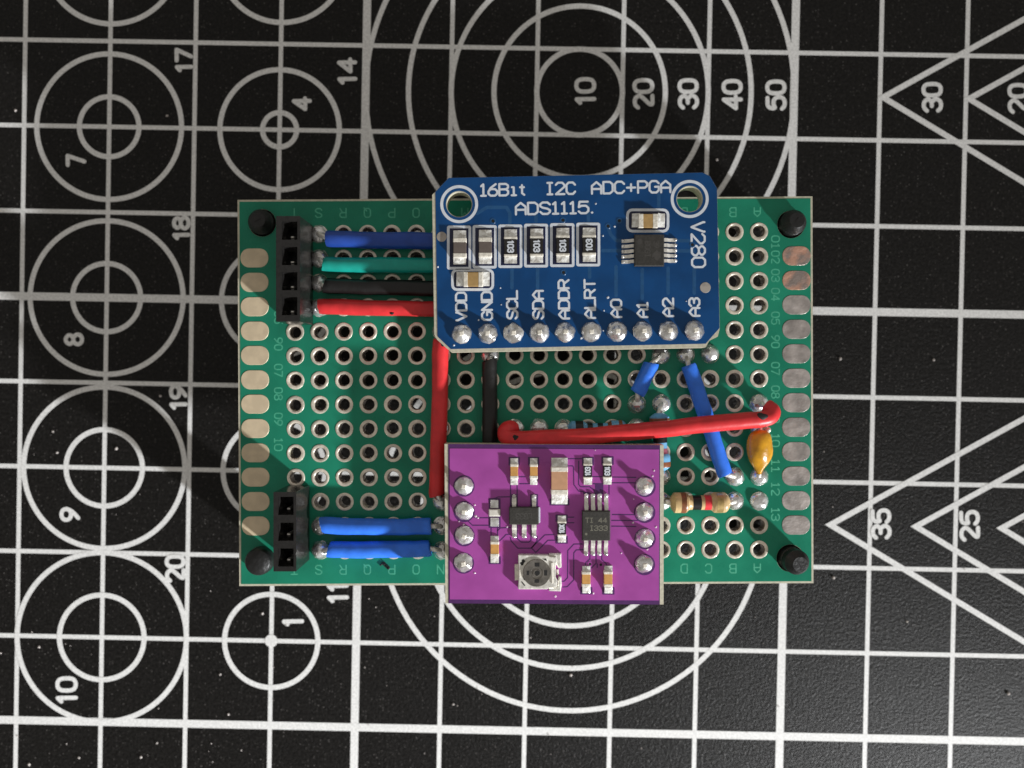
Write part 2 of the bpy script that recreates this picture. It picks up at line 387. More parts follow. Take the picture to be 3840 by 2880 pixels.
for i, j, ri, ro in ((1, -1, 3, 8), (1, 1, 3.5, 8.5), (1, 3, 4, 9), (1, 5, 4.5, 9.5), (1, 7, 5, 10), (3, -1, 2.5, 7.5), (3, 1, 2, 7), (3, 3, 1.5, 6.5), (3, 5, 1, 6), (3, 7, 0.5, 5.5)):
    z = 0.032 + 0.004 * (j % 4)
    ring(gx(i), gy(j), ro, z=z)
    if ri == 0.5:
        b = MB(); b.add([(p[0], p[1], 0.05) for p in circ((gx(i), gy(j)), 0.75)], [tuple(range(24))]); b.build('printed_dot', M['print'], mat_t, smooth=0)
    else: ring(gx(i), gy(j), ri, z=z)
for k in range(5): ring(gx(6.5), gy(0.5), 5 + 5 * k, z=0.036)
for k in range(5): ring(gx(6.5), gy(5.5), 2.5 + 5 * k, z=0.040)
def tri(i, j, L=70.0, w=0.32, z=0.044):
    b = MB(); ax, ay = gx(i), gy(j); c, s_ = math.cos(math.pi / 6), math.sin(math.pi / 6)
    d = 2 * w
    P = [(ax, ay), (ax + L * c, ay + L * s_), (ax + L * c, ay + L * s_ - d / c), (ax + d / s_, ay), (ax + L * c, ay - L * s_ + d / c), (ax + L * c, ay - L * s_)]
    b.add([(p[0], p[1], z) for p in P], [(0, 3, 2, 1), (0, 5, 4, 3)]); b.build('printed_triangle', M['print'], mat_t, smooth=0)
for k, (i, j) in enumerate(((9.97, 0.5), (10.97, 0.5), (9.47, 5.5), (10.47, 5.5), (11.47, 5.5))): tri(i, j, 45 + 0 * k, z=0.044 + 0.003 * k)
for txt, u, v, h, ln in (('7', 285, 601, 78, 50), ('17', 690, 226, 70, 96), ('4', 1132, 389, 76, 56), ('14', 1302, 268, 76, 106), ('8', 277, 1273, 76, 52), ('18', 680, 856, 70, 96),
        ('9', 262, 1929, 78, 56), ('19', 669, 1490, 70, 100), ('10', 250, 2589, 84, 106), ('20', 657, 2132, 78, 106), ('1', 1099, 2332, 84, 38), ('11', 1267, 2221, 84, 88),
        ('10', 2195, 343, 82, 108), ('20', 2413, 352, 82, 118), ('30', 2581, 352, 80, 118), ('40', 2746, 355, 80, 118), ('50', 2910, 357, 80, 118),
        ('30', 3496, 365, 80, 116), ('20', 3818, 369, 80, 116), ('35', 3304, 1965, 78, 118), ('25', 3636, 1972, 78, 120)):
    b = MB(); b.sheet(text_polys(txt, u, v, h, ln, 90 + 1.0, 15.5, 0.06, rnd=True), 0.060); b.build('printed_number', M['print'], mat_t, smooth=0)

# ================================================================== green perforated board
ZG = 10.15; TH = 1.15
CT = [U(u, v, ZG) for u, v in ((890.5, 749.4), (3046.7, 736.3), (3050.5, 2186.8), (897.4, 2197.8))]
ctr = sum(CT, Vector()) / 4
board = thing('perforated_board', 'green perforated prototype board with rows of plated holes, holding all the parts', 'circuit board', (ctr.x, ctr.y, ZG - TH))
K = [U(u, v, ZG) for u, v in ((1104.5, 879), (2846, 869.3), (2846.2, 2060.4), (1112, 2063.5))]   # holes T1, A1, A14, T14
def hole(c, r):                                  # c 0..19 from T to A, r 0..13
    s_, t = c / 19, r / 13
    return (K[0] * (1 - s_) + K[1] * s_) * (1 - t) + (K[3] * (1 - s_) + K[2] * s_) * t
studs = [U(u, v, ZG) for u, v in ((984, 836), (2966, 842), (2963, 2093), (980, 2099))]
def loops(outl, r, rs, n=14): return [outl] + [circ(hole(c, q), r, n) for c in range(20) for q in range(14)] + [circ(p, rs, 28) for p in studs]
OUT = [p[:2] for p in CT]
b = MB(); b.sheet(None, ZG - TH, ZG, loops(OUT, 0.66, 1.42)); b.build('laminate', M['fr4'], board, smooth=0)
b = MB(); b.sheet(None, ZG + 0.002, ZG + 0.03, loops(inset(OUT, 0.21), 0.80, 1.44)); b.build('solder_mask', M['green'], board, smooth=0)
rot_b = math.atan2(K[1].y - K[0].y, K[1].x - K[0].x)
def at(o, p): return (Vector(p) - ORG[o.name]) * S
prof = [(0.945, 0.0), (0.935, 0.055), (0.90, 0.07), (0.69, 0.07), (0.63, 0.03), (0.59, -0.06), (0.57, -TH)]
rings = []
for q in range(5):
    b = MB(); n = 26; vs = []; fs = []; off = 0.022 * q; wob = [random.uniform(-.022, .022) for _ in range(n)]
    for k, (r, z) in enumerate(prof):
        vs += [((r + wob[i] * (k > 2)) * math.cos(2 * math.pi * i / n) + off * (k > 2), (r + wob[i] * (k > 2)) * math.sin(2 * math.pi * i / n), z + (random.uniform(-.012, .012) if 0 < k < 5 else 0)) for i in range(n)]
    for k in range(len(prof) - 1):
        for i in range(n): j = (i + 1) % n; fs.append((k * n + i, k * n + j, (k + 1) * n + j, (k + 1) * n + i))
    b.add(vs, fs); b.mi = [1 if f // n >= 4 else 0 for f in range(len(fs))]; rings.append(b.build('ring_pad', [M['ring'], M['barrel']], board, org=Vector((0, 0, 0)), smooth=50))
for r in range(14):
    for c in range(20):
        k = r * 20 + c; o = rings[k] if k < 5 else dup(random.choice(rings), board)
        o.location = at(board, hole(c, r)); o.rotation_euler = (0, 0, random.uniform(0, 6.28))
def oval(name, m):
    b = MB(); q = []
    hw, hh, rr = 1.46, 0.99, 0.93
    for cx_, cy_, a0 in ((hw - rr, hh - rr, 0), (-hw + rr, hh - rr, 90), (-hw + rr, -hh + rr, 180), (hw - rr, -hh + rr, 270)):
        for k in range(7): a = math.radians(a0 + 15 * k); q.append((cx_ + rr * math.cos(a), cy_ + rr * math.sin(a)))
    b.prism(q, 0.0, 0.065, 0.03); return b.build(name, m, board, org=Vector((0, 0, 0)))
pl = oval('edge_pad', M['gold'])
for k in range(12):
    o = pl if k == 0 else dup(pl, board)
    o.location = at(board, U(954.5 + k * 0.45, 967.5 + k * 91.3, ZG)); o.rotation_euler = (0, 0, rot_b)
pc = oval('edge_pad', M['copper']); pc['label'] = 'coppery worn edge pad'
pt = oval('edge_pad', M['tinned'])
for k in range(12):
    o = pc if k == 0 else (dup(pc, board) if k == 1 else (pt if k == 2 else dup(pt, board)))
    o.location = at(board, U(2986.8 - k * 0.2, 959.6 + k * 91.73, ZG)); o.rotation_euler = (0, 0, rot_b)
ZT = ZG + 0.034
for v, t, a in ((907, '01', -90), (964, '02', -90), (1033, '03', -90), (1104, '04', -90), (1193, '05', -90), (1281, '06', 90), (1382, '07', -90), (1470, '08', -90), (1562, '09', -90), (1652, '10', -90), (1747, '11', -90), (1834, '12', -90), (1929, '13', -90)):
    b = MB(); b.sheet(text_polys(t, 2908, v, 34, 50, a, 5, ZT, rnd=True, one='|1'), ZT); b.build('row_number', M['green_ink'], board, smooth=0)
for v, t, a in ((1190, '05', -90), (1290, '06', 90), (1389, '07', -90), (1477, '08', -90), (1572, '09', -90), (1667, '10', -90)):
    b = MB(); b.sheet(text_polys(t, 1044, v, 34, 50, a, 5, ZT, rnd=True, one='|1'), ZT); b.build('row_number', M['green_ink'], board, smooth=0)
for k, c in enumerate('TSRQPONMLKJIHGFEDCBA'):
    p = 1107.5 + 91.38 * k
    for vv in (2137 - k * 0.3, 799 - k * 0.2):
        b = MB(); b.sheet(text_polys(c, p - 4, vv, 38, 28, 180, 5, ZT), ZT); b.build('column_letter', M['green_ink'], board, smooth=0)

# solder blobs on the board
def blob_mesh(name, r, h, parent, m='solder', n=18, jit=0.05):
    b = MB(); b.lathe((0, 0, 0), [(r, 0.0), (r * 0.97, 0.12 * h), (r * 0.86, 0.42 * h), (r * 0.66, 0.72 * h), (r * 0.40, 0.92 * h), (r * 0.15, h)], n, jit)
    return b.build(name, M[m], parent, org=Vector((0, 0, 0)), smooth=80)
protos = [blob_mesh('solder_joint', 0.93 + .03 * (k % 2), 0.5 + 0.16 * k, board, jit=.075) for k in range(4)]
spots = [(1, 0), (1, 1), (1, 2), (1, 3), (8, 5), (15, 5), (16, 5), (17, 5), (9, 8), (10, 8), (11, 8), (14, 7), (15, 7), (19, 7), (19, 8), (19, 10), (19, 11), (18, 10), (18, 11), (15, 10), (15, 11), (14, 8), (1, 12), (1, 13), (6, 12), (6, 13), (6, 11), (6, 4), (6, 0), (6, 1), (6, 2), (6, 3)]
for k, (c, r) in enumerate(spots):
    o = protos[k] if k < 4 else dup(protos[k % 4], board)
    o.location = at(board, hole(c, r) + Vector((random.uniform(-.05, .05), random.uniform(-.05, .05), 0.06))); o.rotation_euler = (0, 0, random.uniform(0, 6))

# ================================================================== nylon standoffs
tops = ((968.5, 821.7), (2984.5, 826), (2985, 2110), (975, 2105))
names = ('top left', 'top right', 'bottom right', 'bottom left')
for k, p in enumerate(studs):
    t = thing('nylon_standoff', ('matt black nylon standoff stud beside the four-way socket', 'black nylon standoff stud at the top right corner above the coppery pad',
              'slotted black nylon standoff stud at the bottom right corner with a long shadow', 'shiny black nylon standoff stud beside the three-way socket')[k], 'standoff', (p.x, p.y, 0), 'black nylon standoffs at the corners of the green board')
    b = MB(); b.prism(circ(p, 2.6, 6), 0.09, ZG - TH - 0.01, 0.2); b.build('spacer_post', M['nylon'], t)
    hgt = (1.5, 1.6, 2.3, 1.3)[k]
    lean = Vector(((0, 0, 1), (0.02, 0.05, 1), (0.06, -0.03, 1), (0.03, 0.02, 1))[k])
    b = MB()
    if k == 3: prof = [(1.40, 0), (1.42, 0.9), (1.40, hgt - .2), (1.25, hgt + 0.15), (0.9, hgt + 0.4), (0.4, hgt + 0.5)]
    else: prof = [(1.27, 0), (1.27, 0.4), (1.20, 0.5), (1.27, 0.7), (1.27, hgt - .8), (1.19, hgt - .7), (1.15, hgt - .55), (0.80, hgt - .05), (0.76, hgt), (0.74, hgt)]
    b.lathe(p + Vector((0, 0, -1.4)), [(r, z + (1.4 if z else 0)) for r, z in prof], 26, 0.006, axis=lean); st = b.build('threaded_stud', M['nylon'], t, smooth=25)
    a = (0.5, 0.9, -0.95, 1.0)[k]; q = p + lean * (hgt + (0.515 if k == 3 else 0.03)); d = Vector((math.cos(a), math.sin(a), 0)); e = Vector((-d.y, d.x, 0)); L = 0.34 if k != 3 else 0.36
    b = MB(); b.hexa([q + d * s1 * L + e * s2 * 0.05 + Vector((0, 0, -.05)) for s1, s2 in ((-1, -1), (1, -1), (1, 1), (-1, 1))], [q + d * s1 * L + e * s2 * 0.05 for s1, s2 in ((-1, -1), (1, -1), (1, 1), (-1, 1))]); b.build('slot', M['dark'], st)

# ================================================================== pin sockets
ZS = ZG + 4.9
def socket(label, u0, v0, u1, v1, uc, vcs):
    c = U((u0 + u1) / 2, (v0 + v1) / 2, ZS); t = thing('pin_socket', label, 'pin socket', (c.x, c.y, ZG), 'black female pin sockets along the left of the green board')
    hw = 31
    sq = [rrect_px(uc - hw + 4, v - 34, uc + hw, v + 34, ZS) for v in vcs]
    b = MB(); b.sheet(None, ZG + 0.1, ZS - 0.0, [rrect_px(u0, v0, u1, v1, ZS, 2, 2)] + sq); b.build('housing', M['black'], t, smooth=0)
    for v in vcs:
        A_ = [U(a, c, ZS) for a, c in ((uc - hw + 4, v + 34), (uc + hw, v + 34), (uc + hw, v - 34), (uc - hw + 4, v - 34))]; c_ = sum(A_, Vector()) / 4
        rg = [[c_ + (p - c_) * k_ + Vector((0, 0, -dz)) for p in A_] for k_, dz in ((.995, 0.02), (.995, .30), (.62, 1.05), (.60, 3.2))]
        b = MB(); b.add([p for r_ in rg for p in r_], [(4 * k_ + i, 4 * k_ + (i + 1) % 4, 4 * k_ + 4 + (i + 1) % 4, 4 * k_ + 4 + i) for k_ in range(3) for i in range(4)] + [(12, 13, 14, 15)]); bx = b.build('contact_well', M['black'], t, smooth=0)
        b = MB(); e = 0.42
        b.prism([(c_.x - .16, c_.y - e - .12), (c_.x + .16, c_.y - e - .12), (c_.x + .16, c_.y - e + .06), (c_.x - .16, c_.y - e + .06)], ZS - 3.1, ZS - .95, .04); b.build('spring_contact', M['lead'], bx, smooth=0)
    return t
socket('black four-way pin socket at the ends of the blue, teal, black and red wires', 1035, 810, 1125.5, 1206, 1084, (865, 960, 1054.5, 1148))
socket('black three-way pin socket at the bottom left corner beside two blue wires', 1025.5, 1845, 1111, 2143, 1070, (1897, 1994, 2090.5))

# ================================================================== wires
wires = {}
def wire(label, colour, pts, r, ends, group='insulated jumper wires soldered to the green board', extra=0):
    """pts: (u, v, height of the axis above the board); ends: bare conductor paths"""
    P = [U(u, v, ZG + h) for u, v, h in pts]
    mid = P[len(P) // 2]; t = thing('jumper_wire', label, 'wire', (mid.x, mid.y, ZG), group); wires.setdefault(label.split()[0], t)
    Q = catmull(P, 9); ph = [random.uniform(0, 6.28) for _ in range(4)]; nq = len(Q)
    Q = [p + Vector((math.sin(k * .33 + ph[0]) + .5 * math.sin(k * .9 + ph[1]), math.sin(k * .41 + ph[2]) + .5 * math.sin(k * .8 + ph[3]), 0)) * .02 for k, p in enumerate(Q)]
    b = MB(); b.tube(Q, r, 18, 0.004, bulge=lambda f: (1 + .015 * math.sin(f * 7 + ph[0]) + .008 * math.sin(f * 21 + ph[1])) * (.93 if f < .001 or f > .999 else 1))
    for end, sl in ((0, random.uniform(-.3, .3)), (nq - 1, random.uniform(-.3, .3))):      # ends cut a little askew
        tn = (Q[1] - Q[0]).normalized() if end == 0 else (Q[-1] - Q[-2]).normalized()
        for i in range(18):
            q = Vector(b.v[end * 18 + i]); d = q - Q[end]; sd = tn.cross(Vector((0, 0, 1))); b.v[end * 18 + i] = tuple(q + tn * (d.dot(sd) * sl + random.uniform(-.04, .04)))
    b.build('insulation', M[colour], t, smooth=60)
    for e in ends:
        Q = [U(u, v, ZG + h) for u, v, h in e]; b = MB(); b.tube(catmull(Q, 4), 0.27, 10); b.build('conductor', M['lead'], t, smooth=60)
    return t
def he(u, v, c, r, h=0.9):                     # conductor from the insulation's end at u,v down into hole c,r
    p = hole(c, r); q = RWC @ (p + Vector((0, 0, 0.35)) - CAM); uu, vv = 1920 - F * q.x / q.z, 1440 + F * q.y / q.z
    return [(u, v, h), ((u + uu) / 2, (v + vv) / 2, h * 0.95), (uu, vv, 0.35), (uu, vv, -0.5)]
wire('blue jumper wire, its shade put into the colour, from the topmost hole of the four-way socket', 'bluew_shaded', [(1226, 895, .95), (1330, 899, .95), (1460, 902, .95), (1600, 903, 1.0), (1690, 904, 1.0)], 0.87, [he(1228, 895, 1, 0), he(1688, 904, 6, 0)])
wire('teal green jumper wire between the topmost blue and black ones', 'teal', [(1216, 992, .9), (1330, 994, .92), (1460, 994, .92), (1600, 995, .95), (1690, 996, .95)], 0.80, [he(1218, 992, 1, 1), he(1688, 996, 6, 1)])
wire('black jumper wire between the teal and red ones', 'blackw', [(1218, 1072, .9), (1330, 1075, .92), (1460, 1078, .92), (1600, 1081, .95), (1690, 1082, .95)], 0.80, [he(1220, 1072, 1, 2), he(1688, 1082, 6, 2)])
wire('short red jumper wire lowest of the four beside the four-way socket', 'red', [(1197, 1149, .9), (1330, 1153, .92), (1460, 1156, .92), (1600, 1158, .95), (1690, 1159, .95)], 0.80, [he(1200, 1149, 1, 3), he(1688, 1159, 6, 3)])
wire('upright red jumper wire running from the blue module down to the purple module', 'red', [(1654, 1280, .95), (1651, 1340, .95), (1649, 1480, .95), (1645, 1650, .95), (1641, 1780, .95), (1639, 1858, .9)], 0.84, [he(1654, 1284, 6, 4), he(1639, 1852, 6, 11)])
wire('upright black jumper wire between the blue and purple modules', 'blackw', [(1836, 1348, .95), (1836, 1440, .95), (1837, 1560, .95), (1838, 1680, .9), (1838, 1760, .9)], 0.78, [he(1836, 1352, 8, 5)])
wire('long red jumper wire slanting across the board over the blue one', 'red', [(1926, 1604, 1.3), (1902, 1612, 2.0), (1899, 1634, 2.5), (1925, 1647, 2.75), (2010, 1645, 2.85), (2150, 1640, 2.95), (2300, 1627, 3.0), (2480, 1609, 3.1), (2640, 1592, 3.0), (2770, 1579, 2.8), (2845, 1574, 2.6), (2886, 1562, 2.3), (2894, 1541, 1.9), (2874, 1527, 1.5)], 0.85,
     [he(1928, 1602, 9, 8, 1.3), he(2872, 1527, 19, 7, 1.5)])
wire('stubby blue jumper wire with a bright streak below the blue module', 'bluew', [(2441, 1366, 1.15), (2425, 1402, 1.3), (2408, 1437, 1.3), (2391, 1474, 1.15)], 0.80, [he(2440, 1368, 15, 5, 1.15), he(2392, 1472, 14, 7, 1.15)])
wire('slanting blue jumper wire passing under the long red one', 'bluew', [(2582, 1370, 1.0), (2603, 1430, 1.0), (2635, 1525, 0.98), (2668, 1625, 0.98), (2694, 1705, 1.0), (2718, 1780, 1.0)], 0.80, [he(2582, 1372, 16, 5), he(2717, 1777, 18, 10)])
wire('upper of two bright blue jumper wires beside the three-way socket', 'bluew', [(1207, 1969, .95), (1330, 1974, .95), (1470, 1976, .95), (1560, 1974, .95), (1617, 1973, .9)], 0.86, [he(1209, 1969, 1, 12), he(1615, 1973, 6, 12)])
wire('lower of two bright blue jumper wires beside the three-way socket', 'bluew', [(1234, 2061, .95), (1330, 2061, .95), (1470, 2060, .95), (1560, 2058, .95), (1614, 2057, .9)], 0.86, [he(1236, 2061, 1, 13), he(1612, 2057, 6, 13)])

def nick_or_shade(t, u, v, z, ru, rv):                 # melted nick in insulation, or a shaded hollow painted on as a dark patch
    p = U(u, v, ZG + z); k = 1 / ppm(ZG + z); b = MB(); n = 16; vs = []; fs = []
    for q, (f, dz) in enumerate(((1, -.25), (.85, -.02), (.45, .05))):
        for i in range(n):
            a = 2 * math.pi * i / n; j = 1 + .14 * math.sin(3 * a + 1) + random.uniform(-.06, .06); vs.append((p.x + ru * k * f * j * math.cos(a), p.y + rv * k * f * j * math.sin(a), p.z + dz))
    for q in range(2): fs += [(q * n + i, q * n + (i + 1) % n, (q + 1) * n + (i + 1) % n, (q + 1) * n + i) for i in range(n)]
    fs.append(tuple(2 * n + i for i in range(n))); b.add(vs, fs); b.build('nick_or_gap_shade', M['dark'], t)
nick_or_shade(wires['long'], 2859, 1563, 3.40, 22, 15); nick_or_shade(wires['long'], 1934, 1643, 3.58, 14, 14)  # long wire: shadowed hollows at its bent ends, put in as dark patches
nick_or_shade(wires['upright'], 1662, 1291, 1.78, 14, 9); nick_or_shade(wires['short'], 1469, 1174, 1.56, 9, 5)
# ================================================================== leaded resistors and capacitor
def resistor(label, p0, p1, h, r, bands, body, leads):
    A, B = U(*p0, ZG + h), U(*p1, ZG + h); ax = B - A; L = ax.length; c = (A + B) / 2
    t = thing('resistor', label, 'resistor', (c.x, c.y, ZG), 'through-hole resistors on the green board')
    def rad(f):
        e = min(f, 1 - f)
        if e < 0.07: return r * (0.25 + 0.70 * math.sqrt(e / 0.07))
        if e < 0.26: return r * 1.0 - 0.0 * e
        if e < 0.32: return r * (1 - 0.29 * (e - .26) / .06)
        return r * 0.71
    fs = [0, .01, .03, .05, .07, .10, .16, .22, .26, .29, .32, .4, .5, .6, .68, .71, .74, .78, .84, .9, .93, .95, .97, .99, 1]
    b = MB(); b.lathe(A, [(rad(f), f * L) for f in fs], 24, 0.004, axis=ax); bo = b.build('resistor_body', M[body], t, smooth=50)
    for f0, f1, m in bands:
        b = MB(); ff = [f0 + (f1 - f0) * k / 4 for k in range(5)]
        pr = [(rad(f0) - 0.02, f0 * L)] + [(rad(f) + 0.015, f * L) for f in ff] + [(rad(f1) - 0.02, f1 * L)]
        b.lathe(A, pr, 24, axis=ax); b.build('colour_band', M[m], bo, smooth=50)
    for e in leads:
        b = MB(); b.tube(catmull([U(u, v, ZG + q) for u, v, q in e], 4), 0.28, 10); b.build('wire_lead', M['lead'], t, smooth=60)
resistor('beige resistor with brown, black, red and gold bands right of the purple module', (2512, 1885), (2736, 1884), 1.2, 1.05,
         [(0.17, 0.28, 'bandbrown'), (0.37, 0.51, 'bandblack'), (0.57, 0.68, 'bandred'), (0.76, 0.865, 'bandgold')], 'beige', [he(2514, 1885, 15, 11, 1.2), he(2734, 1884, 18, 11, 1.2)])
resistor('pale blue banded resistor lying level under the long red wire', (2128, 1612), (2352, 1609), 1.0, 0.92,
         [(0.13, 0.26, 'bandblack'), (0.33, 0.42, 'bandblack'), (0.50, 0.59, 'bandblack'), (0.67, 0.73, 'bandbrown'), (0.85, 0.91, 'bandbrown')], 'sky', [he(2130, 1612, 11, 8, 1.0), he(2350, 1609, 14, 8, 1.0)])
resistor('pale blue banded resistor standing upright in the picture beside the purple module', (2472, 1548), (2478, 1766), 1.1, 1.0,
         [(0.06, 0.20, 'bandbrown'), (0.40, 0.51, 'bandblack'), (0.61, 0.70, 'bandpurple'), (0.84, 0.93, 'bandbrown')], 'sky', [he(2472, 1550, 15, 7, 1.1), he(2478, 1764, 15, 10, 1.1)])
c0 = U(2851, 1687, ZG + 1.7)
t = thing('ceramic_capacitor', 'glossy yellow dipped ceramic capacitor at the right end of the long red wire', 'capacitor', (c0.x, c0.y, ZG))
b = MB(); top = U(2851, 1612, ZG + 1.9); bot = U(2846, 1778, ZG + 0.9); ax = (bot - top); n = 28; side = Vector((1, 0, 0)); vs = []; fs = []
pr = [(0, .30), (.015, .52), (.04, .74), (.08, .92), (.14, 1.06), (.24, 1.18), (.34, 1.24), (.45, 1.29), (.55, 1.26), (.65, 1.14), (.74, .94), (.81, .72), (.87, .52), (.93, .36), (.98, .26), (1, .15)]
for f, r in pr:
    c = top + ax * f
    for i in range(n): a = 2 * math.pi * i / n; q = r * (1 + .035 * math.sin(2 * a + f * 5) + .03 * math.sin(3 * a - f * 9)); vs.append(c + Vector((q * math.cos(a), 0, 0.92 * q * math.sin(a))))
for k in range(len(pr) - 1):
    for i in range(n): j = (i + 1) % n; fs.append((k * n + i, k * n + j, (k + 1) * n + j, (k + 1) * n + i))
fs += [tuple(range(n)), tuple((len(pr) - 1) * n + i for i in range(n))]
b.add(vs, fs); b.build('dipped_body', M['yellow'], t, smooth=70)
for e in ([(2851, 1616, 1.9), (2850, 1600, 1.6), (2846, 1598, 0.5)], [(2846, 1776, 0.9), (2846, 1788, 0.7), (2846, 1790, -0.4)]):
    b = MB(); b.tube(catmull([U(u, v, ZG + q) for u, v, q in e], 5), 0.27, 10); b.build('wire_lead', M['lead'], t, smooth=60)
b = MB(); b.lathe(U(2870, 1610, ZG + 0.9), [(.33, 0), (.36, .4), (.30, .9), (.15, 1.15)], 14, 0.05); b.build('lead_stub', M['lead'], t, smooth=70)

# ================================================================== parts shared by the two modules
def chip(parent, z, u0, v0, u1, v1, ax, sol, cap, body, hgt, name, txt=None, tang=90, w=1.0, oneg='1', inset_px=2):
    """chip part in photo pixels at board height z; ax 'v' = long side upright. sol/cap = lengths (px) of fillet and end cap at each end"""
    k = hgt * 0.62 / (CAM.z - z) ; zt = z + hgt
    def rc(a0, a1, e, zz, r=2):                    # along a0..a1, inset e across
        if ax == 'v': return rrect_px(u0 + e, a0, u1 - e, a1, zz, r, 2)
        return rrect_px(a0, v0 + e, a1, v1 - e, zz, r, 2)
    s0, s1 = (v0, v1) if ax == 'v' else (u0, u1)
    b = MB(); b.prism(rc(s0 + sol + cap * .6, s1 - sol - cap * .6, inset_px, zt, 0), z + 0.06, zt - 0.02, 0.03); o = b.build(name, M[body], parent)
    for a0, a1, e0, e1 in ((s0 + sol, s0 + sol + cap, s0, s0 + sol + 3), (s1 - sol - cap, s1 - sol, s1, s1 - sol - 3)):
        b = MB(); b.prism(rc(a0, a1, inset_px - 1, zt, 2), z + 0.05, zt, 0.06); b.build('end_cap', M['endcap'], o)
        q0, q1 = (e0, e1)
        def pt(a, side, zz):
            if ax == 'v': return U(u0 + inset_px if side == 0 else u1 - inset_px, a, zz)
            return U(a, v0 + inset_px if side == 0 else v1 - inset_px, zz)
        b = MB(); zl = z + 0.05; mid = q0 + (q1 - q0) * 0.45; md2 = q0 + (q1 - q0) * .75
        prof = [(q0, zl + .05), (mid, zl + 0.10 * hgt + .05), (md2, zl + .32 * hgt), (q1, z + 0.72 * hgt)]
        vs = []; fs = []
        for a, zz in prof:
            j = random.uniform(-.04, .04)
            p, q = pt(a, 0, z), pt(a, 1, z)
            vs += [(p.x, p.y, zl - .04), (p.x + .02, p.y, zz + j), ((p.x + q.x) / 2, (p.y + q.y) / 2, zz + .07), (q.x - .02, q.y, zz - j), (q.x, q.y, zl - .04)]
        for i in range(3):
            for m in range(4): fs.append((i * 5 + m, i * 5 + m + 1, i * 5 + m + 6, i * 5 + m + 5))
        fs += [(0, 1, 2, 3, 4), (15, 16, 17, 18, 19)]
        b.add(vs, fs); b.build('solder_fillet', M['fillet'], o, smooth=50)
    if txt:
        cu, cv = (u0 + u1) / 2, (v0 + v1) / 2; bl = (s1 - s0) - 2 * (sol + cap)
        b = MB(); b.sheet(text_polys(txt, cu, cv, min((u1 - u0) * .62, 26), bl * 0.86, tang, 4.6 * w, zt, one=oneg, gap=1.5), zt - 0.02 + 0.012); b.build('value_print', M['silk'], o, smooth=0)
    return o
def ic(parent, z, body, leads, hgt, label=None):
    """leads: list of (u_body, v_body, u_tip, v_tip, half width px)"""
    zt = z + hgt
    u0, v0, u1, v1 = body
    o = None; b = MB(); q = rrect_px(u0, v0, u1, v1, zt)
    b.prism(q, z + hgt * .5, zt, 0.09); b.prism(inset(q, 0.03), z + 0.12, z + hgt * .5); o = b.build('chip_package', M['chip'], parent)
    if label: o['label'] = label
    for ub, vb, ut, vt, hw in leads:
        A, B = Vector((ub, vb)), Vector((ut, vt)); d = (B - A).normalized(); pe = Vector((-d.y, d.x))
        prof = [(-6 / (B - A).length, .5), (.16, .5), (.30, .46), (.46, .20), (.58, .14), (1.0, .11)]
        b = MB(); vs = []; fs = []
        for f, h in prof:
            c = A + (B - A) * f; zz = z + h * hgt if h > .2 else z + .05 + h * .5
            wob = hw * random.uniform(.9, 1.08)
            for s_, dz in ((-1, 0), (1, 0), (1, -.12), (-1, -.12)):
                p = U(c.x + pe.x * wob * s_, c.y + pe.y * wob * s_, z + .3); vs.append((p.x, p.y, zz + dz + (.0 if dz else .03)))
        for k in range(len(prof) - 1):
            for i in range(4): j = (i + 1) % 4; fs.append((k * 4 + i, k * 4 + j, (k + 1) * 4 + j, (k + 1) * 4 + i))
        fs += [(0, 1, 2, 3), tuple(len(prof) * 4 - 4 + i for i in range(4))]
        b.add(vs, fs); b.build('chip_lead', M['lead'], o, smooth=30)
        p = U(ut - d.x * 4, vt - d.y * 4, z + .1); b = MB()
        b.lathe((p.x, p.y, z + .06), [(hw / ppm(z) * 1.12, 0), (hw / ppm(z) * 1.0, .10), (hw / ppm(z) * .5, .17)], 10, .1); b.build('solder_fillet', M['solder'], o, smooth=70)
    return o
def marking(o, txt, u, v, h, ln, ang, w, z, m='mark', one='1'):
    b = MB(); b.sheet(text_polys(txt, u, v, h, ln, ang, w, z, one=one), z); return b.build('marking', M[m], o, smooth=0)
def pin_joint(parent, u, v, z, r, h, tilt=0.0):
    p = U(u, v, z + h * .5); b = MB()
    k1, k2 = random.uniform(.88, 1.1), random.uniform(.7, 1.15); ln = Vector((random.uniform(-.16, .16), random.uniform(-.16, .16), 1))
    b.lathe((p.x, p.y, z + .035), [(r, 0), (r * .99, .10), (r * .84 * k1, h * .40), (r * .60 * k1 * k2, h * .68), (r * .46 * k2, h * .86), (r * .3 * k2, h * .97), (r * .12, h)], 20, 0.075, axis=ln)
    o = b.build('solder_joint', M['solder'], parent, smooth=80)
    a = random.uniform(-.3, .3); b = MB()
    q = [(p.x + .31 * math.cos(a + math.pi / 4 + k * math.pi / 2), p.y + .31 * math.sin(a + math.pi / 4 + k * math.pi / 2)) for k in range(4)]
    b.prism(q, z + h * .5, z + h + random.uniform(.12, .32), .06); b.build('pin_tip', M['endcap'], o, smooth=0)
    return o
def header_strip(parent, pts, z0, z1):              # plastic strips and pins under a module
    for row in pts:
        a, c = Vector(row[0]), Vector(row[-1]); d = (c - a).normalized(); e = Vector((-d.y, d.x, 0)); a = a - d * 1.27; c = c + d * 1.27
        b = MB(); b.hexa([Vector((p.x, p.y, z0 + .1)) for p in (a - e * 1.2, c - e * 1.2, c + e * 1.2, a + e * 1.2)], [Vector((p.x, p.y, z1)) for p in (a - e * 1.2, c - e * 1.2, c + e * 1.2, a + e * 1.2)]); b.build('pin_header', M['black'], parent)

